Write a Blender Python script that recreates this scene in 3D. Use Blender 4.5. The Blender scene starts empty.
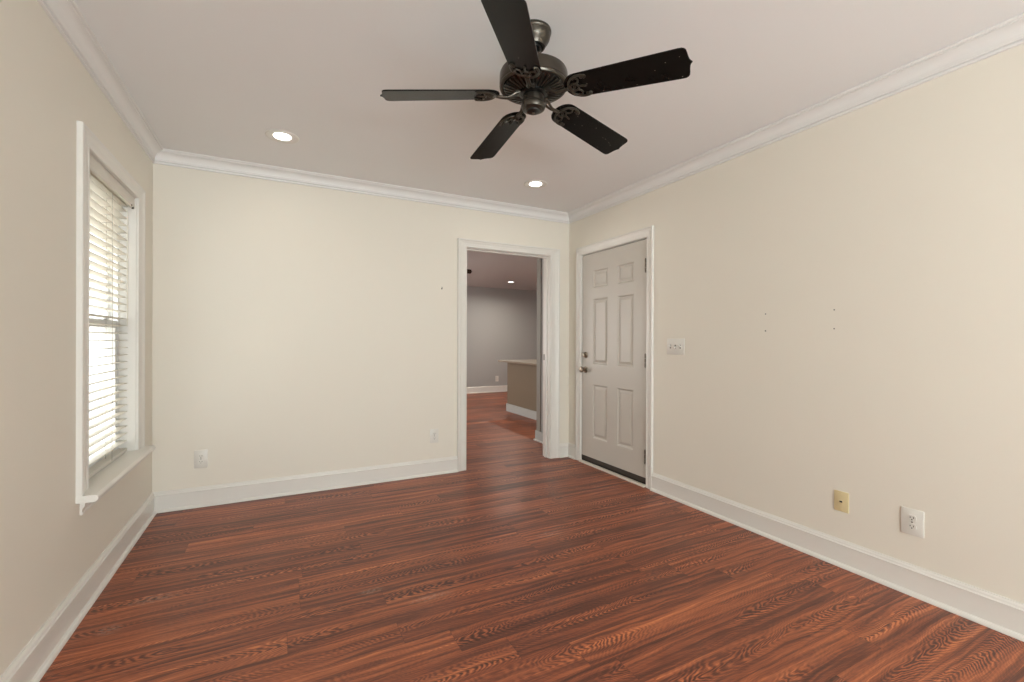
import bpy, bmesh, math, random
from mathutils import Vector, Matrix
R = math.radians
scene = bpy.context.scene
col = scene.collection

# ------------------------------------------------------------------ camera
CAMZ = 1.1682
th, pi_, ro = 0.4758697, -0.0011523, 0.0036739
fwd = Vector((math.sin(th)*math.cos(pi_), math.cos(th)*math.cos(pi_), math.sin(pi_)))
rt = Vector((math.cos(th), -math.sin(th), 0)); up = rt.cross(fwd)
rt2 = math.cos(ro)*rt + math.sin(ro)*up; up2 = -math.sin(ro)*rt + math.cos(ro)*up
cd = bpy.data.cameras.new('camera'); cam = bpy.data.objects.new('camera', cd); col.objects.link(cam)
m3 = Matrix((rt2, up2, -fwd)).transposed()
cam.matrix_world = Matrix.Translation((0, 0, CAMZ)) @ m3.to_4x4()
cd.sensor_width = 36; cd.lens = 453.82*36/1024; cd.clip_start = 0.02; cd.clip_end = 200
scene.camera = cam

# ------------------------------------------------------------------ world, light, exposure
w = bpy.data.worlds.new('world'); scene.world = w; w.use_nodes = True
bg = w.node_tree.nodes['Background']
bg.inputs[0].default_value = (0.93, 0.96, 1.0, 1); bg.inputs[1].default_value = 2.4
def area(name, loc, rot, sx, sy, power, color, shape='RECTANGLE', parent=None, spread=180):
    l = bpy.data.lights.new(name, 'AREA'); l.shape = shape; l.size = sx; l.size_y = sy
    l.energy = power; l.color = color; l.spread = R(spread)
    o = bpy.data.objects.new(name, l); col.objects.link(o); o.location = loc; o.rotation_euler = rot
    if parent: o.parent = parent
    return o
# soft fill lamp added in the invented window opening behind the camera
area('added_rear_fill', (0.95, -3.44, 1.45), (R(90), 0, 0), 2.5, 1.3, 2, (0.845, 0.955, 1.0))
# second added fill lamp, tilted up to brighten the ceiling
area('added_ceiling_fill', (0.55, -3.43, 0.62), (R(152), 0, 0), 2.5, .75, 190, (0.85, 0.958, 1.0))
sl = bpy.data.lights.new('sun', 'SUN'); sl.energy = 5; sl.angle = R(1); sl.color = (1, .97, .92)
so = bpy.data.objects.new('sun', sl); col.objects.link(so); so.rotation_euler = Vector((-.25, -.6, 1)).to_track_quat('Z', 'Y').to_euler()
CAN_POWER = 0.8; BXL = -.2  
scene.view_settings.view_transform = 'Standard'; scene.view_settings.look = 'None'
scene.view_settings.gamma = 1; scene.view_settings.use_curve_mapping = False
scene.view_settings.exposure = 0.32

# ------------------------------------------------------------------ room sizes
WL, WR, WB, WF = -0.752, 2.620, 3.824, -3.40     # left, right, back, front wall faces
CEIL = 2.44; TH = 0.125
WIN = (2.640, 3.425, 0.502, 2.006)                  # window clear opening on the left wall (y0,y1,z0,z1)
DW = (1.512, 2.391, 2.004)                       # doorway clear opening on the back wall
DR = (2.730, 3.606, 1.995)                       # door opening on the right wall

# ------------------------------------------------------------------ materials
def srgb(r, g, b):
    f = lambda c: (c/255/12.92) if c/255 <= .04045 else ((c/255+.055)/1.055)**2.4
    return (f(r), f(g), f(b), 1)
def mat(name, color, rough=.5, metal=0, bump=0, bscale=200, spec=.5, var=0, vscale=3, coat=0):
    m = bpy.data.materials.new(name); m.use_nodes = True; nt = m.node_tree
    b = nt.nodes['Principled BSDF']; b.inputs['Base Color'].default_value = color
    b.inputs['Roughness'].default_value = rough; b.inputs['Metallic'].default_value = metal
    b.inputs['Specular IOR Level'].default_value = spec; b.inputs['Coat Weight'].default_value = coat
    tc = nt.nodes.new('ShaderNodeTexCoord')
    if bump:
        n = nt.nodes.new('ShaderNodeTexNoise'); n.inputs['Scale'].default_value = bscale; n.inputs['Detail'].default_value = 3
        nt.links.new(tc.outputs['Object'], n.inputs['Vector'])
        bp = nt.nodes.new('ShaderNodeBump'); bp.inputs['Strength'].default_value = bump; bp.inputs['Distance'].default_value = .002
        nt.links.new(n.outputs[0], bp.inputs['Height']); nt.links.new(bp.outputs[0], b.inputs['Normal'])
    if var:
        n = nt.nodes.new('ShaderNodeTexNoise'); n.inputs['Scale'].default_value = vscale; n.inputs['Detail'].default_value = 4
        nt.links.new(tc.outputs['Object'], n.inputs['Vector'])
        mr = nt.nodes.new('ShaderNodeMapRange'); mr.inputs[3].default_value = 1-var; mr.inputs[4].default_value = 1+var
        nt.links.new(n.outputs[0], mr.inputs[0])
        mx = nt.nodes.new('ShaderNodeVectorMath'); mx.operation = 'SCALE'; mx.inputs[0].default_value = color[:3]
        nt.links.new(mr.outputs[0], mx.inputs['Scale']); nt.links.new(mx.outputs[0], b.inputs['Base Color'])
    return m
M = {}
M['wall'] = mat('cream_wall_paint', srgb(234, 227, 214), .55, bump=.12, bscale=260, var=.012, vscale=2)
M['ceiling'] = mat('ceiling_paint', srgb(240, 238, 237), .8, bump=.15, bscale=180)
M['trim'] = mat('white_trim_paint', srgb(231, 227, 220), .32, var=.01, vscale=8)
M['crown'] = mat('crown_paint', srgb(236, 233, 230), .4)
M['door'] = mat('white_door_paint', srgb(197, 190, 180), .38, bump=.1, bscale=90)
M['grey_wall'] = mat('grey_wall_paint', srgb(176, 174, 171), .6, bump=.1)
M['grey_ceiling'] = mat('grey_ceiling_paint', srgb(200, 196, 194), .8)
M['taupe'] = mat('taupe_panel_paint', srgb(130, 116, 97), .5)
M['grey_trim'] = mat('grey_trim_paint', srgb(188, 190, 186), .5)
M['stub'] = mat('stub_grey_paint', srgb(150, 147, 138), .5)  # darker grey paint on the end of the stub wall
M['counter'] = mat('beige_counter', srgb(152, 138, 120), .35, var=.15, vscale=60)
M['plate'] = mat('white_plastic', srgb(228, 224, 216), .3)
M['almond'] = mat('almond_plastic', srgb(222, 204, 160), .35)
M['slot'] = mat('dark_slot', srgb(40, 36, 34), .6)
M['bronze'] = mat('aged_bronze', srgb(78, 72, 64), .30, metal=.75, bump=.1, bscale=60, var=.15, vscale=25)
M['black_metal'] = mat('black_metal', srgb(28, 27, 25), .25, metal=.3, spec=.6)
M['blade'] = mat('black_blade_lacquer', srgb(22, 21, 19), .27, spec=.13, var=.3, vscale=30)
def specks(m):
    nt = m.node_tree; b = nt.nodes['Principled BSDF']; src = b.inputs['Base Color'].links[0].from_socket
    tc = nt.nodes.new('ShaderNodeTexCoord'); v = nt.nodes.new('ShaderNodeTexVoronoi'); v.inputs['Scale'].default_value = 55
    nt.links.new(tc.outputs['Object'], v.inputs['Vector']); wn = nt.nodes.new('ShaderNodeSeparateXYZ'); nt.links.new(v.outputs['Color'], wn.inputs[0])
    lt = nt.nodes.new('ShaderNodeMath'); lt.operation = 'LESS_THAN'; nt.links.new(v.outputs['Distance'], lt.inputs[0]); lt.inputs[1].default_value = .10
    g = nt.nodes.new('ShaderNodeMath'); g.operation = 'GREATER_THAN'; nt.links.new(wn.outputs[0], g.inputs[0]); g.inputs[1].default_value = .80
    mu = nt.nodes.new('ShaderNodeMath'); mu.operation = 'MULTIPLY'; nt.links.new(lt.outputs[0], mu.inputs[0]); nt.links.new(g.outputs[0], mu.inputs[1])
    mx = nt.nodes.new('ShaderNodeMix'); mx.data_type = 'RGBA'; nt.links.new(mu.outputs[0], mx.inputs[0]); nt.links.new(src, mx.inputs[6]); mx.inputs[7].default_value = srgb(150, 142, 130)
    nt.links.new(mx.outputs[2], b.inputs['Base Color'])
specks(M['blade'])
M['nickel'] = mat('satin_nickel', srgb(150, 138, 122), .3, metal=1)
M['hinge'] = mat('hinge_steel', srgb(120, 112, 102), .4, metal=.8)
M['rubber'] = mat('dark_rubber', srgb(58, 50, 42), .6)
M['slat'] = mat('white_slat', srgb(240, 237, 230), .4)
M['cord'] = mat('blind_cord', srgb(196, 190, 180), .8)
M['vinyl'] = mat('white_vinyl', srgb(238, 238, 238), .4)
M['fence'] = mat('pale_fence_wood', srgb(205, 190, 165), .8, var=.12, vscale=6)
M['grass'] = mat('pale_paving', srgb(205, 200, 190), .9, var=.08, vscale=4)
M['stone'] = mat('threshold_stone', srgb(225, 215, 200), .4)
def glassmat():
    m = bpy.data.materials.new('window_glass'); m.use_nodes = True; nt = m.node_tree; nt.nodes.clear()
    o = nt.nodes.new('ShaderNodeOutputMaterial'); t = nt.nodes.new('ShaderNodeBsdfTransparent'); g = nt.nodes.new('ShaderNodeBsdfGlossy')
    g.inputs['Roughness'].default_value = .03; t.inputs[0].default_value = (.95, .97, .96, 1)
    mx = nt.nodes.new('ShaderNodeMixShader'); mx.inputs[0].default_value = .06
    nt.links.new(t.outputs[0], mx.inputs[1]); nt.links.new(g.outputs[0], mx.inputs[2]); nt.links.new(mx.outputs[0], o.inputs[0])
    return m
M['glass'] = glassmat()
def emis(name, c, s):
    m = bpy.data.materials.new(name); m.use_nodes = True; b = m.node_tree.nodes['Principled BSDF']
    b.inputs['Base Color'].default_value = (.9, .9, .9, 1)
    b.inputs['Emission Color'].default_value = c; b.inputs['Emission Strength'].default_value = s
    return m
def slatmat():
    m = mat('blind_slat', srgb(244, 240, 232), .4); nt = m.node_tree; b = nt.nodes['Principled BSDF']; o = nt.nodes['Material Output']
    t = nt.nodes.new('ShaderNodeBsdfTranslucent'); t.inputs[0].default_value = srgb(250, 244, 232); mx = nt.nodes.new('ShaderNodeMixShader'); mx.inputs[0].default_value = .28
    nt.links.new(b.outputs[0], mx.inputs[1]); nt.links.new(t.outputs[0], mx.inputs[2]); nt.links.new(mx.outputs[0], o.inputs[0]); return m
M['slat'] = slatmat()
M['lens'] = emis('lit_lens', (1, .97, .92, 1), 6)

def floor_mat(name='wood_laminate'):
    m = bpy.data.materials.new(name); m.use_nodes = True; nt = m.node_tree; N = nt.nodes; L = nt.links
    b = N['Principled BSDF']
    def math_(op, a, c=None, d=None):
        n = N.new('ShaderNodeMath'); n.operation = op
        for i, v in enumerate((a, c, d)):
            if v is None: continue
            if isinstance(v, (int, float)): n.inputs[i].default_value = v
            else: L.new(v, n.inputs[i])
        return n.outputs[0]
    tc = N.new('ShaderNodeTexCoord'); sp = N.new('ShaderNodeSeparateXYZ'); L.new(tc.outputs['Object'], sp.inputs[0])
    x, y = sp.outputs[0], sp.outputs[1]
    W, LEN = .1417, 1.2
    yr = math_('DIVIDE', math_('SUBTRACT', y, 1.456), W); row = math_('FLOOR', yr); v = math_('SUBTRACT', math_('FRACT', yr), .5)
    wn = N.new('ShaderNodeTexWhiteNoise'); wn.noise_dimensions = '1D'; L.new(row, wn.inputs['W'])
    off = math_('MULTIPLY', wn.outputs['Value'], LEN); inr = 0.0
    known = {0: .80, 1: .617, 2: .438, 3: .035, 4: .43, 5: .09, 7: .11}
    for k_, j_ in known.items():            # where the boards really butt
        c_ = math_('COMPARE', row, float(k_), .4)
        off = math_('ADD', math_('MULTIPLY', off, math_('SUBTRACT', 1.0, c_)), math_('MULTIPLY', c_, LEN-j_))
    xr = math_('DIVIDE', math_('ADD', x, off), LEN)
    colm = math_('FLOOR', xr); u = math_('MULTIPLY', math_('FRACT', xr), LEN)
    cv = N.new('ShaderNodeCombineXYZ'); L.new(row, cv.inputs[0]); L.new(colm, cv.inputs[1])
    w2 = N.new('ShaderNodeTexWhiteNoise'); w2.noise_dimensions = '2D'; L.new(cv.outputs[0], w2.inputs['Vector'])
    r1 = w2.outputs['Value']; sc = N.new('ShaderNodeSeparateXYZ'); L.new(w2.outputs['Color'], sc.inputs[0])
    r2, r3, r4 = sc.outputs
    # plank-local coordinates in metres, shifted per plank
    vm = math_('MULTIPLY', v, W)
    us = math_('ADD', u, math_('MULTIPLY', r1, 37.0))
    def noise(px, py, pz, scale, detail=2, rough=.5):
        c = N.new('ShaderNodeCombineXYZ')
        for i, s in enumerate((px, py, pz)):
            if isinstance(s, (int, float)): c.inputs[i].default_value = s
            else: L.new(s, c.inputs[i])
        n = N.new('ShaderNodeTexNoise'); n.inputs['Scale'].default_value = scale; n.inputs['Detail'].default_value = detail
        n.inputs['Roughness'].default_value = rough
        L.new(c.outputs[0], n.inputs['Vector']); return n.outputs[0]
    # big wobble of the growth rings
    wob = math_('SUBTRACT', noise(math_('MULTIPLY', us, 2.2), math_('MULTIPLY', vm, 9), r2, 1.6, 2), .5)
    jag = math_('SUBTRACT', noise(math_('MULTIPLY', us, 14), math_('MULTIPLY', vm, 60), r2, 1.6, 2), .5)
    vc = math_('ADD', vm, math_('ADD', math_('MULTIPLY', math_('SUBTRACT', r2, .5), .08), math_('MULTIPLY', wob, .045)))
    q = math_('SQRT', math_('ADD', math_('MULTIPLY', vc, vc), .00003))
    dirn = math_('SUBTRACT', math_('MULTIPLY', math_('GREATER_THAN', r3, .6), 2.0), 1.0)
    slope = math_('MULTIPLY', dirn, math_('ADD', math_('MULTIPLY', r4, .34), .26))
    ring = math_('ADD', math_('ADD', q, math_('MULTIPLY', us, slope)),
                 math_('ADD', math_('MULTIPLY', wob, .13), math_('MULTIPLY', jag, .016)))
    wave = math_('FRACT', math_('MULTIPLY', ring, 72.0))
    tri = N.new('ShaderNodeValToRGB'); L.new(wave, tri.inputs[0]); e = tri.color_ramp.elements
    e[0].position = 0; e[0].color = (0.45,)*3+(1,); e[1].position = 1; e[1].color = (.45,)*3+(1,)
    for p, c in ((.22, .0), (.40, .12), (.60, .85), (.85, .95)):
        k = e.new(p); k.color = (c, c, c, 1)
    grain = tri.outputs[0]
    # arches live along a spine; boards between run straight and plain
    spine = math_('POWER', 2.718, math_('MULTIPLY', math_('MULTIPLY', vc, vc), -620.0))
    gate = N.new('ShaderNodeMapRange'); L.new(noise(math_('MULTIPLY', us, 1.1), math_('MULTIPLY', vm, 6), r4, 1.7, 1), gate.inputs[0])
    gate.inputs[1].default_value = .44; gate.inputs[2].default_value = .62
    bold = math_('ADD', .10, math_('MULTIPLY', math_('MULTIPLY', spine, gate.outputs[0]), 1.0))
    pores = noise(math_('MULTIPLY', us, 9), math_('MULTIPLY', vm, 420), r3, 1.0, 3, .65)
    streak = noise(math_('MULTIPLY', us, 1.1), math_('ADD', math_('MULTIPLY', vm, 48), math_('MULTIPLY', wob, 2.2)), r1, 1.0, 4, .62)
    t = math_('ADD', math_('MULTIPLY', math_('MULTIPLY', math_('SUBTRACT', grain, .55), bold), .66),
              math_('ADD', math_('MULTIPLY', math_('SUBTRACT', streak, .5), 1.65), math_('MULTIPLY', math_('SUBTRACT', pores, .5), .60)))
    t = math_('ADD', math_('ADD', t, .50), math_('MULTIPLY', math_('SUBTRACT', r3, .5), .22))
    ramp = N.new('ShaderNodeValToRGB'); L.new(t, ramp.inputs[0]); e = ramp.color_ramp.elements
    e[0].position = 0.05; e[0].color = srgb(74, 38, 29); e[1].position = .95; e[1].color = srgb(214, 132, 84)
    k = e.new(.33); k.color = srgb(108, 59, 43)
    k = e.new(.55); k.color = srgb(150, 82, 54)
    k = e.new(.75); k.color = srgb(184, 105, 67)
    # plank seams
    ed = math_('SUBTRACT', .5, math_('ABSOLUTE', v)); s1 = math_('LESS_THAN', ed, .006)
    eu = math_('MINIMUM', u, math_('SUBTRACT', LEN, u)); s2 = math_('LESS_THAN', eu, .0010)
    seam = math_('MAXIMUM', s1, s2)
    mixs = N.new('ShaderNodeMix'); mixs.data_type = 'RGBA'; L.new(math_('MULTIPLY', seam, .45), mixs.inputs[0])
    L.new(ramp.outputs[0], mixs.inputs[6]); mixs.inputs[7].default_value = srgb(48, 24, 20)
    # dried paint and dust scuffs with shapes of their own
    last = mixs.outputs[2]; acc = None
    for (sx, sy, rx, ry) in ((.387, 2.175, .07, .03), (1.45, 2.33, .10, .05), (-.60, 2.36, .05, .05), (-.50, 2.55, .12, .05), (.62, 2.0, .12, .03)):
        dx = math_('DIVIDE', math_('SUBTRACT', x, sx), rx); dy = math_('DIVIDE', math_('SUBTRACT', y, sy), ry)
        d = math_('SQRT', math_('ADD', math_('MULTIPLY', dx, dx), math_('MULTIPLY', dy, dy)))
        f = math_('MAXIMUM', math_('SUBTRACT', 1.0, d), 0.0)
        acc = f if acc is None else math_('ADD', acc, f)
    sn = noise(x, y, 0, 60, 4, .7)
    sm = N.new('ShaderNodeMapRange'); L.new(sn, sm.inputs[0]); sm.inputs[1].default_value = .42; sm.inputs[2].default_value = .68
    fac = math_('MULTIPLY', math_('MULTIPLY', sm.outputs[0], math_('MINIMUM', math_('MULTIPLY', acc, 1.5), 1.0)), .38)
    mixd = N.new('ShaderNodeMix'); mixd.data_type = 'RGBA'; L.new(fac, mixd.inputs[0]); L.new(last, mixd.inputs[6]); mixd.inputs[7].default_value = srgb(205, 190, 178)
    L.new(mixd.outputs[2], b.inputs['Base Color'])
    rr = math_('ADD', math_('MULTIPLY', noise(x, y, 0, 3, 3), .14), .32); L.new(math_('ADD', rr, math_('MULTIPLY', fac, .5)), b.inputs['Roughness'])
    bp = N.new('ShaderNodeBump'); bp.inputs['Strength'].default_value = .12; bp.inputs['Distance'].default_value = .001
    L.new(math_('SUBTRACT', math_('MULTIPLY', pores, .5), math_('MULTIPLY', seam, 1.5)), bp.inputs['Height']); L.new(bp.outputs[0], b.inputs['Normal'])
    b.inputs['Specular IOR Level'].default_value = .45
    return m
M['floor'] = floor_mat()

# ------------------------------------------------------------------ mesh builder
class MB:
    def __init__(s): s.v = []; s.f = []; s.m = []; s.mats = []; s.sm = []
    def mi(s, m):
        if m not in s.mats: s.mats.append(m)
        return s.mats.index(m)
    def add(s, vs, fs, m, smooth=False):
        o = len(s.v); s.v += [tuple(v) for v in vs]; k = s.mi(m)
        for f in fs: s.f.append([o+i for i in f]); s.m.append(k); s.sm.append(smooth)
        return s
    def box(s, a, b, m, bev=0, T=None):
        x0, y0, z0 = [min(a[i], b[i]) for i in range(3)]; x1, y1, z1 = [max(a[i], b[i]) for i in range(3)]
        bm = bmesh.new(); bmesh.ops.create_cube(bm, size=1)
        for v in bm.verts: v.co = Vector(((x0+x1)/2+v.co.x*(x1-x0), (y0+y1)/2+v.co.y*(y1-y0), (z0+z1)/2+v.co.z*(z1-z0)))
        if bev: bmesh.ops.bevel(bm, geom=bm.edges[:]+bm.verts[:], offset=bev, segments=2, affect='EDGES', profile=.5)
        if T is not None: bm.transform(T)
        bm.verts.index_update()
        s.add([v.co[:] for v in bm.verts], [[v.index for v in f.verts] for f in bm.faces], m); bm.free(); return s
    def lathe(s, prof, m, n=48, T=None, cap=True):
        """prof: list of (r,z) from top to bottom or reverse; closed at r=0 ends if given"""
        vs = []; fs = []
        for r, z in prof:
            for i in range(n):
                a = 2*math.pi*i/n; vs.append(Vector((r*math.cos(a), r*math.sin(a), z)))
        for j in range(len(prof)-1):
            for i in range(n): fs.append([j*n+i, j*n+(i+1) % n, (j+1)*n+(i+1) % n, (j+1)*n+i])
        if cap:
            fs.append(list(range(n))); fs.append([(len(prof)-1)*n+i for i in range(n)])
        if T is not None: vs = [T @ v for v in vs]
        s.add(vs, fs, m, True); return s
    def tube(s, pts, r, m, n=8, T=None):
        pts = [Vector(p) for p in pts]; rs = r if isinstance(r, (list, tuple)) else [r]*len(pts)
        vs = []; fs = []; prev = None
        for i, p in enumerate(pts):
            t = (pts[min(i+1, len(pts)-1)]-pts[max(i-1, 0)]).normalized()
            if prev is None:
                a = Vector((0, 0, 1)) if abs(t.z) < .9 else Vector((1, 0, 0)); u = t.cross(a).normalized()
            else: u = (prev-t*prev.dot(t)).normalized()
            prev = u; w_ = t.cross(u)
            for k in range(n):
                an = 2*math.pi*k/n; vs.append(p+(u*math.cos(an)+w_*math.sin(an))*rs[i])
        for j in range(len(pts)-1):
            for i in range(n): fs.append([j*n+i, j*n+(i+1) % n, (j+1)*n+(i+1) % n, (j+1)*n+i])
        fs.append(list(range(n))); fs.append([(len(pts)-1)*n+i for i in range(n)])
        if T is not None: vs = [T @ v for v in vs]
        s.add(vs, fs, m, True); return s
    def prism(s, outline, z0, z1, m, T=None):
        n = len(outline); vs = [Vector((x, y, z0)) for x, y in outline]+[Vector((x, y, z1)) for x, y in outline]
        fs = [list(range(n)), list(range(2*n-1, n-1, -1))]+[[i, (i+1) % n, n+(i+1) % n, n+i] for i in range(n)]
        if T is not None: vs = [T @ v for v in vs]
        s.add(vs, fs, m); return s
    def sweep(s, rings, m, closed_ends=True):
        n = len(rings[0]); vs = [p for r in rings for p in r]; fs = []
        for j in range(len(rings)-1):
            for i in range(n): fs.append([j*n+i, j*n+(i+1) % n, (j+1)*n+(i+1) % n, (j+1)*n+i])
        fs.append(list(range(n))); fs.append([(len(rings)-1)*n+i for i in range(n)])
        s.add(vs, fs, m); return s
    def build(s, name, parent=None, angle=35, bevel=0, loc=None):
        me = bpy.data.meshes.new(name); me.from_pydata(s.v, [], s.f)
        for mm in s.mats: me.materials.append(mm)
        me.polygons.foreach_set('material_index', s.m)
        bm = bmesh.new(); bm.from_mesh(me); bmesh.ops.recalc_face_normals(bm, faces=bm.faces[:])
        bm.to_mesh(me); bm.free()
        for i, p in enumerate(me.polygons): p.use_smooth = s.sm[i]
        if any(s.sm): me.set_sharp_from_angle(angle=R(angle))
        o = bpy.data.objects.new(name, me); col.objects.link(o)
        if bevel:
            b = o.modifiers.new('bevel', 'BEVEL'); b.width = bevel; b.segments = 2; b.limit_method = 'ANGLE'; b.angle_limit = R(40)
        if parent:
            o.parent = parent
        return o
def struct(o): o['kind'] = 'structure'; return o
def tag(o, label, cat, group=None):
    o['label'] = label; o['category'] = cat
    if group: o['group'] = group
    return o
def empty(name, loc=(0, 0, 0), rot=(0, 0, 0)):
    o = bpy.data.objects.new(name, None); col.objects.link(o); o.location = loc; o.rotation_euler = rot; o.empty_display_size = .1
    return o

# local frames on walls: (s along wall, d out into the room, z)
back = lambda s_, d, z: (s_, WB-d, z)
right = lambda s_, d, z: (WR-d, s_, z)
left = lambda s_, d, z: (WL+d, s_, z)
front = lambda s_, d, z: (s_, WF+d, z)

# ------------------------------------------------------------------ shell
struct(MB().box((WL-TH, WF-TH, -.08), (WR+TH, WB+.0, 0), M['floor']).build('floor'))
struct(MB().box((WL-TH, WF-TH, CEIL), (WR+TH, WB+TH, CEIL+.1), M['ceiling']).build('ceiling'))
def wall(name, f, s0, s1, holes, z1=CEIL, th_=TH, m=M['wall'], mback=None, z0=0):
    mb = MB(); cur = s0
    for (a, b, c, d) in sorted(holes):
        mb.box(f(cur, 0, z0), f(a, -th_, z1), m)
        if c > z0: mb.box(f(a, 0, z0), f(b, -th_, c), m)
        mb.box(f(a, 0, d), f(b, -th_, z1), m); cur = b
    mb.box(f(cur, 0, z0), f(s1, -th_, z1), m)
    return struct(mb.build(name))
wall('wall_back', back, WL-TH, WR+TH, [(DW[0]-.018, DW[1]+.018, 0, DW[2]+.018)])
wall('wall_right', right, WF-TH, WB, [(DR[0]-.02, DR[1]+.02, 0, DR[2]+.02)])
wall('wall_left', left, WF-TH, WB, [(WIN[0]-.016, WIN[1]+.016, WIN[2]-.03, WIN[3]+.016)])
FW = (-.32, 2.22, .20, 2.14)
wall('wall_front', front, WL, WR, [FW])

# unseen window added behind the camera to house the fill lamps
pw = empty('added_window', (.95, WF-.06, .2)); struct(pw)
mb = MB()
for (a, b, c, d) in ((-1.27, -1.20, 0, 1.94), (1.20, 1.27, 0, 1.94), (-.03, .03, .07, 1.87), (-1.20, 1.20, 0, .07), (-1.20, 1.20, 1.87, 1.94)):
    mb.box((a, -.06, c), (b, -.005, d), M['vinyl'], .003)
mb.build('window_frame', pw)
MB().box((-1.2, -.037, .07), (1.2, -.031, 1.87), M['glass']).build('pane', pw)

# ------------------------------------------------------------------ mouldings
def base_prof():
    # (d, z) baseboard with ogee top and quarter round shoe
    P = [(0, 0), (.032, 0), (.0315, .006), (.029, .012), (.024, .017), (.0165, .019), (.0165, .108), (.0185, .109), (.0195, .112), (.0185, .1155),
         (.0150, .117), (.0135, .121), (.0125, .126), (.0085, .131), (.0065, .1325), (.0065, .136), (0, .136)]
    return P
def run(name, f, s0, s1, prof, mit0, mit1, m=M['trim']):
    """mit: +1 inside corner mitre (shorten by d), 0 square cut"""
    r0 = [f(s0+mit0*d, d, z) for d, z in prof]; r1 = [f(s1-mit1*d, d, z) for d, z in prof]
    return struct(MB().sweep([r0, r1], m).build(name))
bp_ = base_prof()
run('baseboard_back', back, WL, DW[0]-.092, bp_, 1, 0)
run('baseboard_back_corner', back, DW[1]+.106, WR, bp_, 0, 1)
run('baseboard_right', right, WF, DR[0]-.072, bp_, 1, 0)
run('baseboard_right_corner', right, DR[1]+.072, WB, bp_, 0, 1)
run('baseboard_left', left, WF, WB, bp_, 1, 1)
def crown_prof():
    # (d, z) from wall foot to ceiling edge
    pts = [(0, CEIL), (0, 2.351), (.0075, 2.351), (.0110, 2.353), (.0115, 2.359), (.0050, 2.3615), (.0050, 2.3665), (.0130, 2.3675), (.0160, 2.371), (.0160, 2.377), (.0130, 2.378)]
    # cove
    cx, cz = .058, 2.374
    for k in range(0, 9):
        a = math.pi - k*(math.pi/2)/8
        pts.append((.056+.041*math.cos(a), 2.380+.044*math.sin(a)))
    pts += [(.0565, 2.4245), (.0565, 2.4290), (.0660, 2.4290), (.0690, 2.4320), (.0690, 2.4370), (.0670, CEIL)]
    return pts
cp = crown_prof()
run('trim_1', back, WL, WR, cp, 1, 1, M['crown']); run('trim_2', right, WF, WB, cp, 1, 1, M['crown'])
run('trim_3', left, WF, WB, cp, 1, 1, M['crown']); run('trim_4', front, WL, WR, cp, 1, 1, M['crown'])

def casing(f, y0, y1, z1, wd, prof, parent, zb=0, name='casing', hd=None, wr=None, m=M['trim']):
    """prof: list of (t 0..1 across width from inner to outer, d). U-shaped with mitres."""
    hd = hd or wd; wr = wr or wd
    rings = []
    for k in range(4):
        ring = []
        for t, d in prof:
            if k == 0: p = (y0-t*wd, d, zb)
            elif k == 1: p = (y0-t*wd, d, z1+t*hd)
            elif k == 2: p = (y1+t*wr, d, z1+t*hd)
            else: p = (y1+t*wr, d, zb)
            ring.append(f(*p))
        rings.append(ring)
    return MB().sweep(rings, m).build(name, parent)
CP = [(0, 0), (0, .010), (.03, .0125), (.10, .0130), (.13, .0105), (.17, .0105), (.45, .0125), (.62, .0160), (.68, .0185), (.72, .0155), (.76, .0165), (.86, .0215), (.97, .0215), (1, .019), (1, 0)]

# doorway in back wall
dw = struct(empty('door_2', (0, 0, 0)))
casing(back, DW[0]-.006, DW[1]+.006, DW[2]+.004, .086, CP, dw, hd=.070, wr=.100)
mb = MB()
y0, y1, z1 = DW
mb.box(back(y0-.018, 0.0, 0), back(y0, -TH, z1), M['trim']); mb.box(back(y1, 0.0, 0), back(y1+.018, -TH, z1), M['trim'])
mb.box(back(y0-.018, 0.0, z1), back(y1+.018, -TH, z1+.018), M['trim'])
mb.build('jamb', dw)
mb = MB()
mb.box(back(y0, -.045, 0), back(y0+.012, -.080, z1-.012), M['trim'], .002); mb.box(back(y1-.012, -.045, 0), back(y1, -.080, z1-.012), M['trim'], .002)
mb.box(back(y0, -.045, z1-.012), back(y1, -.080, z1), M['trim'], .002)
mb.build('door_stop', dw)
mb = MB(); mb.box(back(y1-.0025, -.084, .97), back(y1+.001, -.112, 1.03), M['bronze'], .0006); mb.box(back(y1-.0035, -.090, .985), back(y1-.002, -.104, 1.015), M['slot'])
mb.build('strike_plate', dw)

# ------------------------------------------------------------------ exterior door on the right wall
door = struct(empty('door_1', (WR, (DR[0]+DR[1])/2, 0)))
DL = lambda s_, d, z: (-d, s_-(DR[0]+DR[1])/2, z)      # local to the door's own origin
casing(DL, DR[0]-.004, DR[1]+.004, DR[2]+.004, .070, CP, door, hd=.074, wr=.066)
mb = MB()
for a, b in ((DR[0]-.02, DR[0]), (DR[1], DR[1]+.02)): mb.box(DL(a, 0, 0), DL(b, -TH, DR[2]), M['trim'])
mb.box(DL(DR[0]-.02, 0, DR[2]), DL(DR[1]+.02, -TH, DR[2]+.02), M['trim'])
mb.box(DL(DR[0], -.055, 0), DL(DR[0]+.012, -.1, DR[2]), M['trim']); mb.box(DL(DR[1]-.012, -.055, 0), DL(DR[1], -.1, DR[2]), M['trim']); mb.box(DL(DR[0], -.055, DR[2]-.012), DL(DR[1], -.1, DR[2]), M['trim'])
mb.build('jamb', door)
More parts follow.
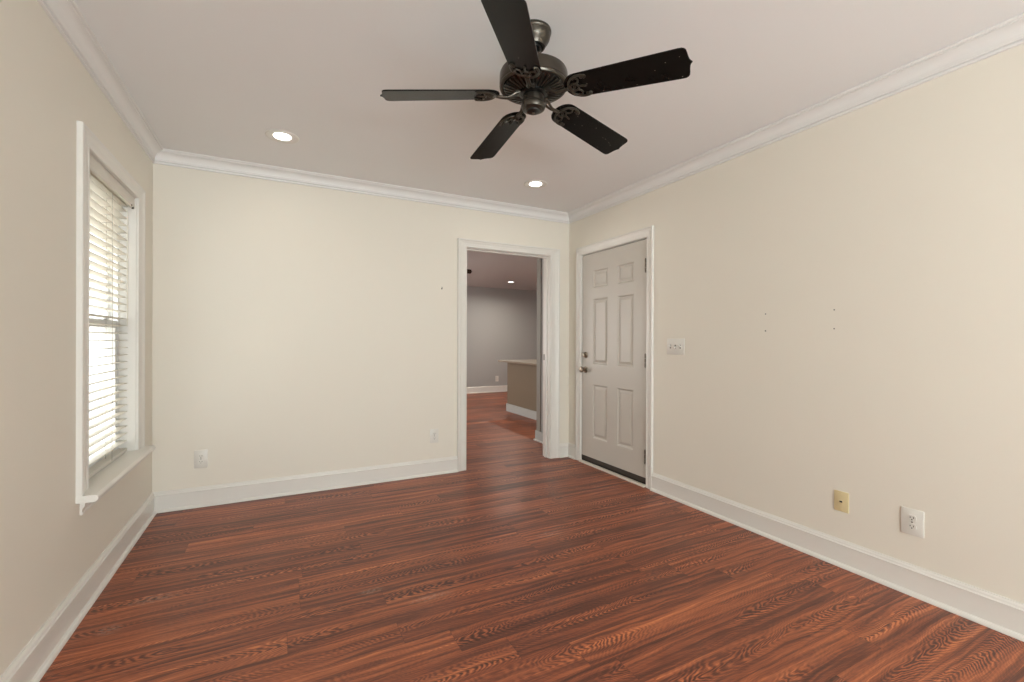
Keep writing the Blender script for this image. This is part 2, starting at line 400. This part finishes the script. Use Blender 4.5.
# slab with six raised panels, modelled as a heightfield grid of bevelled rings
SY0, SY1, SZ0, SZ1 = DR[0]+.004, DR[1]-.005, .030, DR[2]-.009
def slab():
    mb = MB(); face_d = -.004; back_d = -.048
    cols = [(2.888, 3.092), (3.222, 3.436)]; rows = [(.258, .760), (.948, 1.560), (1.660, 1.828)]
    ys = sorted({SY0, SY1, *[c for p in cols for c in p]}); zs = sorted({SZ0, SZ1, *[c for p in rows for c in p]})
    for i in range(len(ys)-1):
        for j in range(len(zs)-1):
            a, b, c, d = ys[i], ys[i+1], zs[j], zs[j+1]
            if (a, b) in cols and (c, d) in rows:
                steps = [(0, 0), (.004, -.0015), (.013, -.0110), (.019, -.0120), (.024, -.0110), (.042, -.0035), (.045, -.0035)]
                rings = [[DL(a+o, face_d+h, c+o), DL(b-o, face_d+h, c+o), DL(b-o, face_d+h, d-o), DL(a+o, face_d+h, d-o)] for o, h in steps]
                n = len(rings); vs = [p for r in rings for p in r]; fs = []
                for k in range(n-1):
                    for q in range(4): fs.append([k*4+q, k*4+(q+1) % 4, (k+1)*4+(q+1) % 4, (k+1)*4+q])
                fs.append([(n-1)*4+q for q in range(4)])
                mb.add(vs, fs, M['door'])
            else:
                mb.add([DL(a, face_d, c), DL(b, face_d, c), DL(b, face_d, d), DL(a, face_d, d)], [[0, 1, 2, 3]], M['door'])
    A = [(SY0, SZ0), (SY1, SZ0), (SY1, SZ1), (SY0, SZ1)]
    vs = [DL(y, face_d, z) for y, z in A]+[DL(y, back_d, z) for y, z in A]
    mb.add(vs, [[0, 1, 5, 4], [1, 2, 6, 5], [2, 3, 7, 6], [3, 0, 4, 7], [4, 5, 6, 7]], M['door'])
    o = mb.build('door_slab', door)
    bm = bmesh.new(); bm.from_mesh(o.data); bmesh.ops.remove_doubles(bm, verts=bm.verts[:], dist=1e-5); bmesh.ops.recalc_face_normals(bm, faces=bm.faces[:]); bm.to_mesh(o.data); bm.free()
slab()
mb = MB(); mb.box(DL(SY0, -.001, .030), DL(SY1, -.010, .068), M['rubber'], .001)
for k in range(3): mb.box(DL(SY0, -.003, .016+.004*k), DL(SY1, -.008-.006*k, .034), M['rubber'])
mb.build('door_sweep', door)
MB().box(DL(DR[0]+.0005, .034, 0), DL(DR[1]-.0005, -TH, .016), M['stone'], .004).build('threshold', door)
for hz in (.24, 1.01, 1.775):
    mb = MB()
    for k in range(3):
        z0 = hz-.052+k*.035; mb.lathe([(.0065, z0+.001), (.0065, z0+.033)], M['hinge'], 12, Matrix.Translation(DL(DR[0]+.0125, .0050, 0)))
    mb.lathe([(.003, hz+.058), (.005, hz+.056), (.005, hz+.052), (.003, hz+.051)], M['hinge'], 12, Matrix.Translation(DL(DR[0]+.0125, .0050, 0)))
    mb.lathe([(.003, hz-.058), (.005, hz-.056), (.005, hz-.053), (.003, hz-.052)], M['hinge'], 12, Matrix.Translation(DL(DR[0]+.0125, .0050, 0)))
    mb.build('hinge', door)
def knobT(y, z): return Matrix.Translation(DL(y, -.004, z)) @ Matrix.Rotation(R(-90), 4, 'Y')
mb = MB(); T = knobT(3.546, .893)
mb.lathe([(.031, 0), (.032, .003), (.030, .007), (.020, .010), (.0125, .013), (.011, .030), (.014, .034), (.024, .040), (.0275, .048), (.0275, .056), (.023, .063), (.012, .066), (.0001, .0665)], M['nickel'], 32, T)
mb.build('door_knob', door)
mb = MB(); T = knobT(3.546, 1.032)
mb.lathe([(.030, 0), (.031, .004), (.028, .010), (.022, .014), (.0001, .015)], M['nickel'], 32, T)
mb.build('deadbolt', door)
mb = MB(); mb.box(DL(3.541, .009, 1.016), DL(3.551, .028, 1.048), M['nickel'], .003); mb.build('thumb_turn', door)
mb = MB(); mb.box(DL(DR[1]-.0015, -.001, .865), DL(DR[1]+.0225, .0015+.009, .922), M['nickel'], .0008); mb.build('strike_plate', door)

# ------------------------------------------------------------------ window on the left wall
win = struct(empty('window_1', (WL, (WIN[0]+WIN[1])/2, WIN[2])))
WLc = lambda s_, d, z: (d, s_-(WIN[0]+WIN[1])/2, z-WIN[2])
casing(WLc, WIN[0]-.006, WIN[1]+.006, WIN[3]+.004, .109, CP, win, zb=WIN[2]+.004, hd=.072, wr=.105)
mb = MB()
mb.box(WLc(WIN[0]-.016, 0, WIN[2]), WLc(WIN[0], -TH, WIN[3]), M['trim']); mb.box(WLc(WIN[1], 0, WIN[2]), WLc(WIN[1]+.016, -TH, WIN[3]), M['trim'])
mb.box(WLc(WIN[0]-.016, 0, WIN[3]), WLc(WIN[1]+.016, -TH, WIN[3]+.016), M['trim']); mb.build('jamb', win)
# stool with rounded nose and horns
mb = MB()
st = [(0, -.026), (.060, -.026), (.068, -.022), (.073, -.014), (.073, -.006), (.068, .001), (.062, .004), (0, .004)]
mb.sweep([[WLc(y, d+.0, WIN[2]+z) for d, z in st] for y in (WIN[0]-.116, WIN[1]+.112)], M['trim'])
mb.box(WLc(WIN[0]-.015, 0, WIN[2]-.026), WLc(WIN[1]+.015, -.09, WIN[2]+.004), M['trim'])
mb.build('window_stool', win)
ap = [(0, 0), (.008, 0), (.011, .004), (.011, .010), (.007, .014), (.010, .030), (.017, .036), (.017, .062), (0, .062)]
mb = MB(); mb.sweep([[WLc(y, d, WIN[2]-.088+z) for d, z in ap] for y in (WIN[0]-.072, WIN[1]+.070)], M['trim']); mb.build('apron', win)
# double-hung sashes
y0, y1, z0, z1 = WIN; zm = 1.252
def sash(name, za, zb_, d0):
    s = MB(); t = .035; w_ = .042
    for (a, b, c, d) in ((y0+.012, y0+.012+w_, za, zb_), (y1-.012-w_, y1-.012, za, zb_), (y0+.012+w_, y1-.012-w_, za, za+w_), (y0+.012+w_, y1-.012-w_, zb_-w_, zb_)):
        s.box(WLc(a, d0, c), WLc(b, d0-t, d), M['vinyl'], .002)
    o = s.build(name, win)
    MB().box(WLc(y0+.05, d0-t/2+.002, za+.03), WLc(y1-.05, d0-t/2-.002, zb_-.03), M['glass']).build('pane', o)
    return o
sash('upper_sash', zm-.02, z1-.005, -.118); lo = sash('lower_sash', z0+.02, zm+.022, -.082)
mb = MB()
for (a, b, c, d) in ((y0, y0+.012, z0, z1), (y1-.012, y1, z0, z1), (y0+.012, y1-.012, z0, z0+.02), (y0+.012, y1-.012, z1-.012, z1)):
    mb.box(WLc(a, -.08, c), WLc(b, -.16, d), M['vinyl'])
mb.build('window_frame', win)
mb = MB()
for yy in (y0+.22, y1-.22):
    mb.box(WLc(yy-.025, -.074, zm+.022), WLc(yy+.025, -.092, zm+.036), M['vinyl'], .004)
mb.build('sash_lock', lo)

# ------------------------------------------------------------------ blind
bl = empty('window_blind', (WL-.060, (WIN[0]+WIN[1])/2, WIN[2]+.005))
tag(bl, 'white horizontal slat blind hanging inside the window on the left wall', 'blind')
BO = Vector(bl.location); bly0, bly1 = WIN[0]+.006, WIN[1]-.006
def B(x, y, z): return (x-BO.x, y-BO.y, z-BO.z)
bx = WL-.062
mb = MB()
vp = [(-.005, .066), (-.005, 0), (.002, 0), (.006, .004), (.006, .020), (.004, .030), (.004, .058), (.007, .063), (.007, .066)]
mb.sweep([[B(WL-.012+d, y, 1.9375+z) for d, z in vp] for y in (bly0-.003, bly1+.003)], M['slat']); mb.build('valance', bl)
mb = MB(); mb.box(B(bx-.022, bly0, 1.945), B(bx+.024, bly1, 1.998), M['slat'], .001); mb.build('headrail', bl)
mb = MB(); zt = 1.915; pitch = .042; n = 0; z = zt
sl = []
while z > .548:
    tilt = R(5); cx_, sn_ = math.cos(tilt), math.sin(tilt); prof = []
    for k in range(5):
        u = -.025+.0125*k; h = .0012*(1-(u/.025)**2); prof.append((u, h+.0013))
    prof += [(p[0], p[1]-.0026) for p in prof[::-1]]
    mb.sweep([[B(bx+u*cx_-h*sn_, y, z+u*sn_+h*cx_) for u, h in prof] for y in (bly0, bly1)], M['slat']); sl.append(z)
    z -= pitch
mb.build('slats', bl)
MB().box(B(bx-.025, bly0, .508), B(bx+.025, bly1, .527), M['slat'], .003).build('bottom_rail', bl)
for yy in (2.79, 3.13):
    mb = MB()
    for dx in (-.0275, .0275): mb.tube([B(bx+dx, yy, 1.945), B(bx+dx, yy, .52)], .0011, M['cord'], 6)
    for zz in sl: mb.tube([B(bx-.0275, yy, zz-.0065), B(bx+.0275, yy, zz+.0015)], .0008, M['cord'], 4)
    mb.tube([B(bx, yy+.006, 1.945), B(bx, yy+.006, .53)], .0012, M['cord'], 6)
    mb.build('ladder_cord', bl)
mb = MB(); mb.tube([B(bx+.030, 3.375, 1.92), B(bx+.033, 3.375, 1.90), B(bx+.033, 3.375, 1.25)], .0035, M['slat'], 8)
mb.build('tilt_wand', bl)
mb = MB()
mb.lathe([(.003, 0), (.005, -.003), (.006, -.012), (.003, -.014)], M['bronze'], 14, Matrix.Translation(B(WL-.008, 3.385, 1.945)))
mb.lathe([(.003, 0), (.005, -.003), (.005, -.010), (.003, -.012)], M['bronze'], 14, Matrix.Translation(B(WL-.008, 3.355, 1.952)))
mb.build('cord_tassel', bl)

# ------------------------------------------------------------------ recessed lights
def make_can(loc, label, group, r_out=.096, power=CAN_POWER):
    e = empty('recessed_light', loc); tag(e, label, 'ceiling light', group)
    mb = MB(); rr = r_out
    mb.lathe([(rr, 0), (rr, -.003), (rr-.004, -.006), (rr-.010, -.0065), (.070, -.004), (.050, -.0005)], M['trim'], 56, cap=False)
    mb.build('trim_ring', e)
    mb = MB(); mb.lathe([(.050, -.0008), (.049, -.003), (.038, -.006), (.02, -.008), (.0001, -.0085)], M['lens'], 48, cap=False); mb.build('lens', e)
    area('lamp', (0, 0, -.014), (0, 0, 0), .11, .11, power, (1, .93, .82), 'DISK', e, 165)
    return e
G = 'recessed lights in the cream room'
make_can((.020, 3.187, CEIL), 'lit round recessed light in the ceiling nearer the window and left wall', G)
make_can((1.855, 3.193, CEIL), 'lit round recessed light in the ceiling between the fan and the doorway', G)

# ------------------------------------------------------------------ ceiling fan
def make_fan(loc, spin, label, lit=True):
    fan = empty('ceiling_fan', loc); tag(fan, label, 'ceiling fan')
    H = lambda z: z-2.44
    br, bk = M['bronze'], M['black_metal']
    MB().lathe([(.071, 0), (.0725, -.004), (.0725, -.010), (.070, -.013), (.069, -.020), (.066, -.034), (.060, -.046), (.053, -.055), (.049, -.062), (.046, -.068), (.042, -.068), (.036, -.060)], br, 56, cap=True).build('canopy', fan)
    mb = MB(); mb.lathe([(.012, -.045), (.030, -.055), (.035, -.066), (.033, -.076), (.023, -.085), (.0127, -.088)], bk, 36)
    mb.build('hanger_ball', fan)
    mb = MB(); mb.lathe([(.0127, -.078), (.0127, -.150)], bk, 20); mb.lathe([(.022, -.140), (.026, -.144), (.026, -.158), (.034, -.163), (.034, -.168)], br, 28); mb.build('downrod', fan)
    mb = MB(); mb.lathe([(.034, H(2.277)), (.085, H(2.276)), (.125, H(2.272)), (.136, H(2.266)), (.1395, H(2.258)), (.1400, H(2.222)), (.1395, H(2.218)), (.138, H(2.2165)), (.138, H(2.213)), (.140, H(2.210)), (.137, H(2.204)), (.128, H(2.203)), (.126, H(2.207)), (.05, H(2.212))], br, 72); mb.build('motor_housing', fan)
    mb = MB(); mb.lathe([(.126, H(2.206)), (.118, H(2.199)), (.056, H(2.188)), (.052, H(2.192))], bk, 64)
    nf = 36
    for k in range(nf):
        T = Matrix.Rotation(2*math.pi*k/nf, 4, 'Z')
        p = [(.060, H(2.192)), (.122, H(2.2045)), (.122, H(2.199)), (.112, H(2.1945)), (.062, H(2.183))]
        w0, w1 = .0016, .0034
        vs = []
        for sgn in (-1, 1):
            for (r, z) in p: vs.append(T @ Vector((r, sgn*(w0+(w1-w0)*(r-.06)/.06), z)))
        m_ = len(p); fs = [list(range(m_)), list(range(2*m_-1, m_-1, -1))]+[[i, (i+1) % m_, m_+(i+1) % m_, m_+i] for i in range(m_)]
        mb.add(vs, fs, br)
    mb.build('vent_grille', fan)
    mb = MB(); mb.lathe([(.055, H(2.192)), (.058, H(2.186)), (.058, H(2.178)), (.050, H(2.174)), (.040, H(2.172))], bk, 40)
    for k in range(10):
        a = spin+2*math.pi*(k//2)/5+(.16 if k % 2 else -.16)
        mb.lathe([(.0045, H(2.181)), (.0055, H(2.178)), (.0045, H(2.1745)), (.0001, H(2.174))], M['nickel'], 10, Matrix.Translation((.064*math.cos(a), .064*math.sin(a), 0)))
    mb.build('rotor_hub', fan)
    mb = MB(); mb.lathe([(.036, H(2.178)), (.040, H(2.174)), (.0435, H(2.168)), (.0435, H(2.146)), (.047, H(2.143)), (.0500, H(2.138)), (.0500, H(2.128)), (.046, H(2.119)), (.036, H(2.115)), (.034, H(2.116)), (.030, H(2.113)), (.012, H(2.110)), (.0001, H(2.110))], br, 48)
    sh = mb.build('switch_housing', fan)
    mb = MB(); mb.lathe([(.029, H(2.1135)), (.026, H(2.108)), (.010, H(2.105)), (.0001, H(2.105))], bk, 32); mb.lathe([(.005, H(2.106)), (.006, H(2.103)), (.003, H(2.100)), (.0001, H(2.0995))], M['nickel'], 14)
    mb.build('end_cap', sh)
    mb = MB(); a = R(205); px, py = .043*math.cos(a), .043*math.sin(a)
    mb.tube([(px, py, H(2.155)), (px*1.3, py*1.3, H(2.154)), (px*1.38, py*1.38, H(2.149)), (px*1.38, py*1.38, H(2.120))], .0012, M['nickel'], 6)
    mb.lathe([(.0025, H(2.122)), (.0055, H(2.116)), (.0045, H(2.106)), (.0015, H(2.103))], br, 12, Matrix.Translation((px*1.38, py*1.38, 0))); mb.build('pull_chain', fan)
    # blades
    pitch_ = R(13); droop = R(4.4); zb = H(2.179)
    def outline(n=8):
        pts = []; 
        # inner end: half-round, radius ~ .06 ; slightly widening; tip ogee with a point
        w0, w1, r0, r1 = .060, .069, .139, .616
        for k in range(n*2+1):
            a = math.pi/2+math.pi*k/(2*n); pts.append((r0+w0+w0*math.cos(a)*.92-.004, w0*math.sin(a)))
        # lower edge (negative y) going outwards
        rs = r1-.040
        tip = [(rs, -w1), (rs+.012, -w1*.985), (rs+.020, -w1*.93), (rs+.025, -w1*.82), (rs+.027, -w1*.64), (rs+.0285, -w1*.42), (rs+.031, -w1*.22), (rs+.035, -w1*.08), (r1, 0)]
        pts += tip; pts += [(x, -y) for x, y in tip[-2::-1]]
        return pts
    ol = outline()
    for k in range(5):
        a = spin+2*math.pi*k/5
        T = Matrix.Rotation(a, 4, 'Z') @ Matrix.Translation((0, 0, zb)) @ Matrix.Rotation(droop, 4, 'Y') @ Matrix.Rotation(-pitch_, 4, 'X')
        mb = MB(); mb.prism(ol, 0, .0055, M['blade'], T)
        b = mb.build('blade', fan, bevel=.0012)
        # cast bracket: arm, ring, scrolls, screws
        TA = Matrix.Rotation(a, 4, 'Z')
        mb = MB()
        P0 = Vector((.056, 0, H(2.182))); end = Vector((.164, 0, H(2.1625)))
        for sgn in (-1, 1):
            mb.tube([P0+Vector((0, sgn*.010, 0)), Vector((.075, sgn*.012, H(2.176))), Vector((.090, sgn*.009, H(2.166))), Vector((.108, sgn*.005, H(2.160))), Vector((.132, sgn*.004, H(2.160))), end+Vector((-.012, sgn*.003, 0))], [.0062, .006, .0052, .005, .005, .005], br, 10, TA)
        mb.box((.050, -.018, H(2.186)), (.078, .018, H(2.179)), br, .002, TA)
        TB = T
        def ring2(cx, cy, rad, a0, a1, r=.0038, n=18, sx=1):
            return [(cx+sx*rad*math.cos(a0+(a1-a0)*i/n), cy+rad*math.sin(a0+(a1-a0)*i/n), -.0035) for i in range(n+1)]
        mb.tube(ring2(.181, 0, .017, 0, 2*math.pi), .004, br, 8, TB)
        for sgn in (-1, 1):
            mb.tube([(.158+.052*(1-math.cos(q)), sgn*.054*math.sin(q), -.0035) for q in [math.pi/2*i/10 for i in range(11)]]+[(.224, sgn*.053, -.0035), (.236, sgn*.049, -.0035), (.238, sgn*.042, -.0035), (.230, sgn*.038, -.0035)], .0045, br, 8, TB)
            mb.tube([(.190, sgn*.014, -.0035), (.202, sgn*.022, -.0035), (.206, sgn*.033, -.0035), (.200, sgn*.043, -.0035), (.190, sgn*.044, -.0035), (.186, sgn*.038, -.0035)], .0035, br, 8, TB)
            mb.lathe([(.0065, -.001), (.0065, -.005), (.003, -.0075), (.0001, -.0078)], br, 12, TB @ Matrix.Translation((.222, sgn*.043, 0)))
        mb.tube([(.197, 0, -.0035), (.214, 0, -.0035), (.226, .004, -.0035), (.230, 0, -.0035)], .004, br, 8, TB)
        mb.lathe([(.0065, -.001), (.0065, -.005), (.003, -.0075), (.0001, -.0078)], br, 12, TB @ Matrix.Translation((.181, 0, 0)))
        mb.build('blade_bracket', fan)
    return fan
make_fan((.931, 1.622, CEIL), R(-56.5), 'black five-blade ceiling fan with bronze motor hanging from the cream room ceiling')

# ------------------------------------------------------------------ wall plates
def plate_mb(w_, h, m, t=.0055):
    mb = MB(); mb.box((-w_/2, 0, -h/2), (w_/2, t, h/2), m, .002); return mb
def place(e, wallname, s_, z):
    if wallname == 'back': e.location = (s_, WB, z); e.rotation_euler = (0, 0, R(180))
    elif wallname == 'right': e.location = (WR, s_, z); e.rotation_euler = (0, 0, R(90))
    elif wallname == 'beyond': e.location = (s_, 9.3, z); e.rotation_euler = (0, 0, R(180))
def outlet(wallname, s_, z, label, w_=.080, h=.125):
    e = empty('wall_outlet'); place(e, wallname, s_, z); tag(e, label, 'outlet')
    mb = plate_mb(w_, h, M['plate']); mb.lathe([(.0035, 0), (.0035, .0068), (.0001, .0075)], M['hinge'], 12, Matrix.Rotation(R(-90), 4, 'X')); mb.build('plate', e)
    for sg in (-1, 1):
        zc = sg*.0195; mb = MB()
        ol = [(.0165*math.cos(a)*1.0, max(-.0135, min(.0135, .0175*math.sin(a)))) for a in [2*math.pi*i/24 for i in range(24)]]
        T = Matrix.Translation((0, .0050, zc)) @ Matrix.Rotation(R(90), 4, 'X') @ Matrix.Scale(-1, 4, (0, 0, 1))
        mb.prism(ol, 0, .003, M['plate'], T)
        for dx, hh in ((-.0063, .0078), (.0063, .0062)): mb.box((dx-.0013, .0072, zc+.002-hh/2), (dx+.0013, .0084, zc+.002+hh/2), M['slot'])
        mb.lathe([(.0026, .0072), (.0026, .0084)], M['slot'], 12, Matrix.Translation((0, 0, zc-.0075)) @ Matrix.Rotation(R(-90), 4, 'X'))
        mb.build('receptacle', e)
    return e
outlet('back', -.478, .331, 'white duplex outlet on the back wall near the window corner')
outlet('back', 1.211, .335, 'white duplex outlet on the back wall just left of the doorway', .076, .120)
outlet('right', 1.018, .333, 'white duplex outlet low on the right wall, nearest the camera', .086, .122)
# fill lamp added at the far room's left wall, which has no window
area('added_far_fill', (BXL+.05, 6.8, 1.3), (0, R(-90), 0), 1.4, 2.4, 54, (1.0, 0.97, 0.93))
e = empty('cable_plate'); place(e, 'right', 1.316, .334); tag(e, 'almond cable jack plate on the right wall above the baseboard', 'wall plate')
mb = plate_mb(.069, .105, M['almond'])
for sg in (-1, 1): mb.lathe([(.003, .004), (.003, .0062), (.0001, .0068)], M['almond'], 10, Matrix.Translation((0, 0, sg*.040)) @ Matrix.Rotation(R(-90), 4, 'X'))
mb.build('plate', e)
mb = MB(); mb.box((-.0085, .004, -.006), (.0085, .0085, .006), M['almond'], .001); mb.box((-.0065, .0075, -.0042), (.0065, .0092, .0042), M['slot']); mb.build('jack', e)
e = empty('light_switch'); place(e, 'right', 2.433, 1.127); tag(e, 'white three-toggle light switch plate on the wall beside the door', 'light switch')
mb = plate_mb(.165, .118, M['plate'], .006)
for k in (-1, 0, 1):
    for sg in (-1, 1): mb.lathe([(.003, .004), (.003, .0068), (.0001, .0072)], M['plate'], 10, Matrix.Translation((k*.046, 0, sg*.030)) @ Matrix.Rotation(R(-90), 4, 'X'))
mb.build('plate', e)
for k, upn in ((-1, 1), (0, -1), (1, 1)):
    mb = MB(); mb.box((k*.046-.0060, .005, -.0135), (k*.046+.0060, .0066, .0135), M['hinge'], .0003)
    T = Matrix.Translation((k*.046, .006, 0)) @ Matrix.Rotation(R(28*upn), 4, 'X')
    mb.box((-.0046, 0, -.0055), (.0046, .018, .0055), M['plate'], .001, T); mb.build('toggle', e)

# screw anchors left in the walls
def anchor(wallname, s_, z, label, r=.0045):
    e = empty('screw_anchor'); place(e, wallname, s_, z)
    Rx = Matrix.Rotation(R(-90), 4, 'X'); e2 = MB()
    e2.lathe([(r, 0), (r, .0012), (r*.75, .0018), (r*.55, .0010), (r*.5, .0004)], M['cord'], 14, Rx); e2.lathe([(r*.62, .0002), (r*.62, .0012)], M['slot'], 12, Rx)
    bpy.data.objects.remove(e); o = e2.build('screw_anchor'); place(o, wallname, s_, z); tag(o, label, 'screw anchor'); return o
anchor('right', 1.737, 1.334, 'tiny dark screw anchor in the right wall, upper left of the four')
anchor('right', 1.737, 1.232, 'tiny dark screw anchor in the right wall, lower left of the four', .0055)
anchor('right', 1.356, 1.337, 'tiny dark screw anchor in the right wall, upper right of the four')
anchor('right', 1.356, 1.237, 'tiny dark screw anchor in the right wall, lower right of the four')
mb = MB(); mb.tube([(0, -.002, 0), (0, .006, .003), (0, .008, .010), (0, .005, .014)], .0028, M['bronze'], 8); mb.lathe([(.006, 0), (.006, .0015), (.002, .002)], M['bronze'], 14, Matrix.Rotation(R(-90), 4, 'X'))
o = mb.build('picture_hook'); place(o, 'back', 1.276, 1.62); tag(o, 'small brown picture hook on the back wall left of the doorway', 'hook')

# ------------------------------------------------------------------ room beyond the doorway
BX0, BX1, BY0, BY1, BC = -.2, 6.4, WB+TH, 9.3, 2.352
struct(MB().box((BX0-.1, WB, -.08), (BX1+.1, BY1+.1, 0), M['floor']).build('floor_beyond'))
struct(MB().box((BX0-.1, BY0, BC), (BX1+.1, BY1+.1, BC+.08), M['grey_ceiling']).build('ceiling_beyond'))
struct(MB().box((BX0-.1, BY1, 0), (BX1+.1, BY1+.1, BC), M['grey_wall']).build('wall_beyond_back'))
struct(MB().box((BX0-.1, BY0, 0), (BX0, BY1, BC), M['grey_wall']).build('wall_beyond_left'))
struct(MB().box((BX1, BY0, 0), (BX1+.1, BY1, BC), M['grey_wall']).build('wall_beyond_right'))
mb = MB()
mb.box((BX0, WB+TH+.001, 0), (DW[0]-.10, WB+TH+.012, BC), M['grey_wall']); mb.box((DW[1]+.10, WB+TH+.001, 0), (BX1, WB+TH+.012, BC), M['grey_wall']); mb.box((DW[0]-.10, WB+TH+.001, DW[2]+.1), (DW[1]+.10, WB+TH+.012, BC), M['grey_wall'])
struct(mb.build('wall_beyond_front'))
# stub wall with its end towards the doorway
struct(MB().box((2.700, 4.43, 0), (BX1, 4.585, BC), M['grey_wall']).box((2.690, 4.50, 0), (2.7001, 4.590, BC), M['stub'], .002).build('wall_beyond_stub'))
fb = lambda s_, d, z: (s_, BY1-d, z)
run('baseboard_beyond', fb, BX0, BX1, [(d, z*1.05) for d, z in bp_], 0, 0)
mb = MB(); mb.box((2.678, 4.415, 0), (BX1, 4.600, .118), M['grey_trim'], .003); mb.box((2.664, 4.400, 0), (BX1, 4.615, .018), M['trim'], .004)
struct(mb.build('baseboard_stub'))
pen = empty('kitchen_peninsula', (3.38, 6.1, 0)); tag(pen, 'taupe kitchen peninsula with a beige counter standing in the room beyond the doorway', 'kitchen counter')
MB().box((0, -1.0, 0), (.72, .62, .815), M['taupe']).build('body', pen)
MB().box((-.16, -1.1, .818), (.80, .66, .845), M['counter'], .004).build('countertop', pen)
MB().box((-.016, -1.012, 0), (.732, .632, .125), M['grey_trim'], .004).build('kick_board', pen)
outlet('beyond', 4.41, .30, 'small white outlet on the grey far wall beyond the doorway')
G2 = 'recessed lights beyond the doorway'
make_can((4.18, 8.17, BC), 'lit round recessed light in the grey ceiling beyond the doorway', None, .08, 18)
make_can((3.6, 5.4, BC), 'recessed light over the kitchen peninsula, hidden behind the door jamb', None, .08, 12)
fan2 = make_fan((1.635, 5.62, BC), R(-20), 'dark ceiling fan beyond the doorway, only a blade tip showing at its left edge')

# ------------------------------------------------------------------ outdoors beyond the window
struct(MB().box((-14, -6, -.75), (WL-TH-.02, 14, -.65), M['grass']).build('ground'))
fe = empty('board_fence', (-4.6, 4.5, -.65)); tag(fe, 'pale vertical board fence outside, seen through the window blind', 'fence')
mb = MB(); y = -5.0; random.seed(4)
while y < 9:
    wbd = .138; h = 2.45+random.uniform(-.01, .01); mb.box((-.01, y, 0), (.012, y+wbd, h), M['fence'], .003); y += .146
mb.build('boards', fe)
mb = MB()
for z in (.35, 1.2, 2.1): mb.box((-.05, -5, z), (-.01, 9, z+.09), M['fence'])
mb.build('rails', fe)
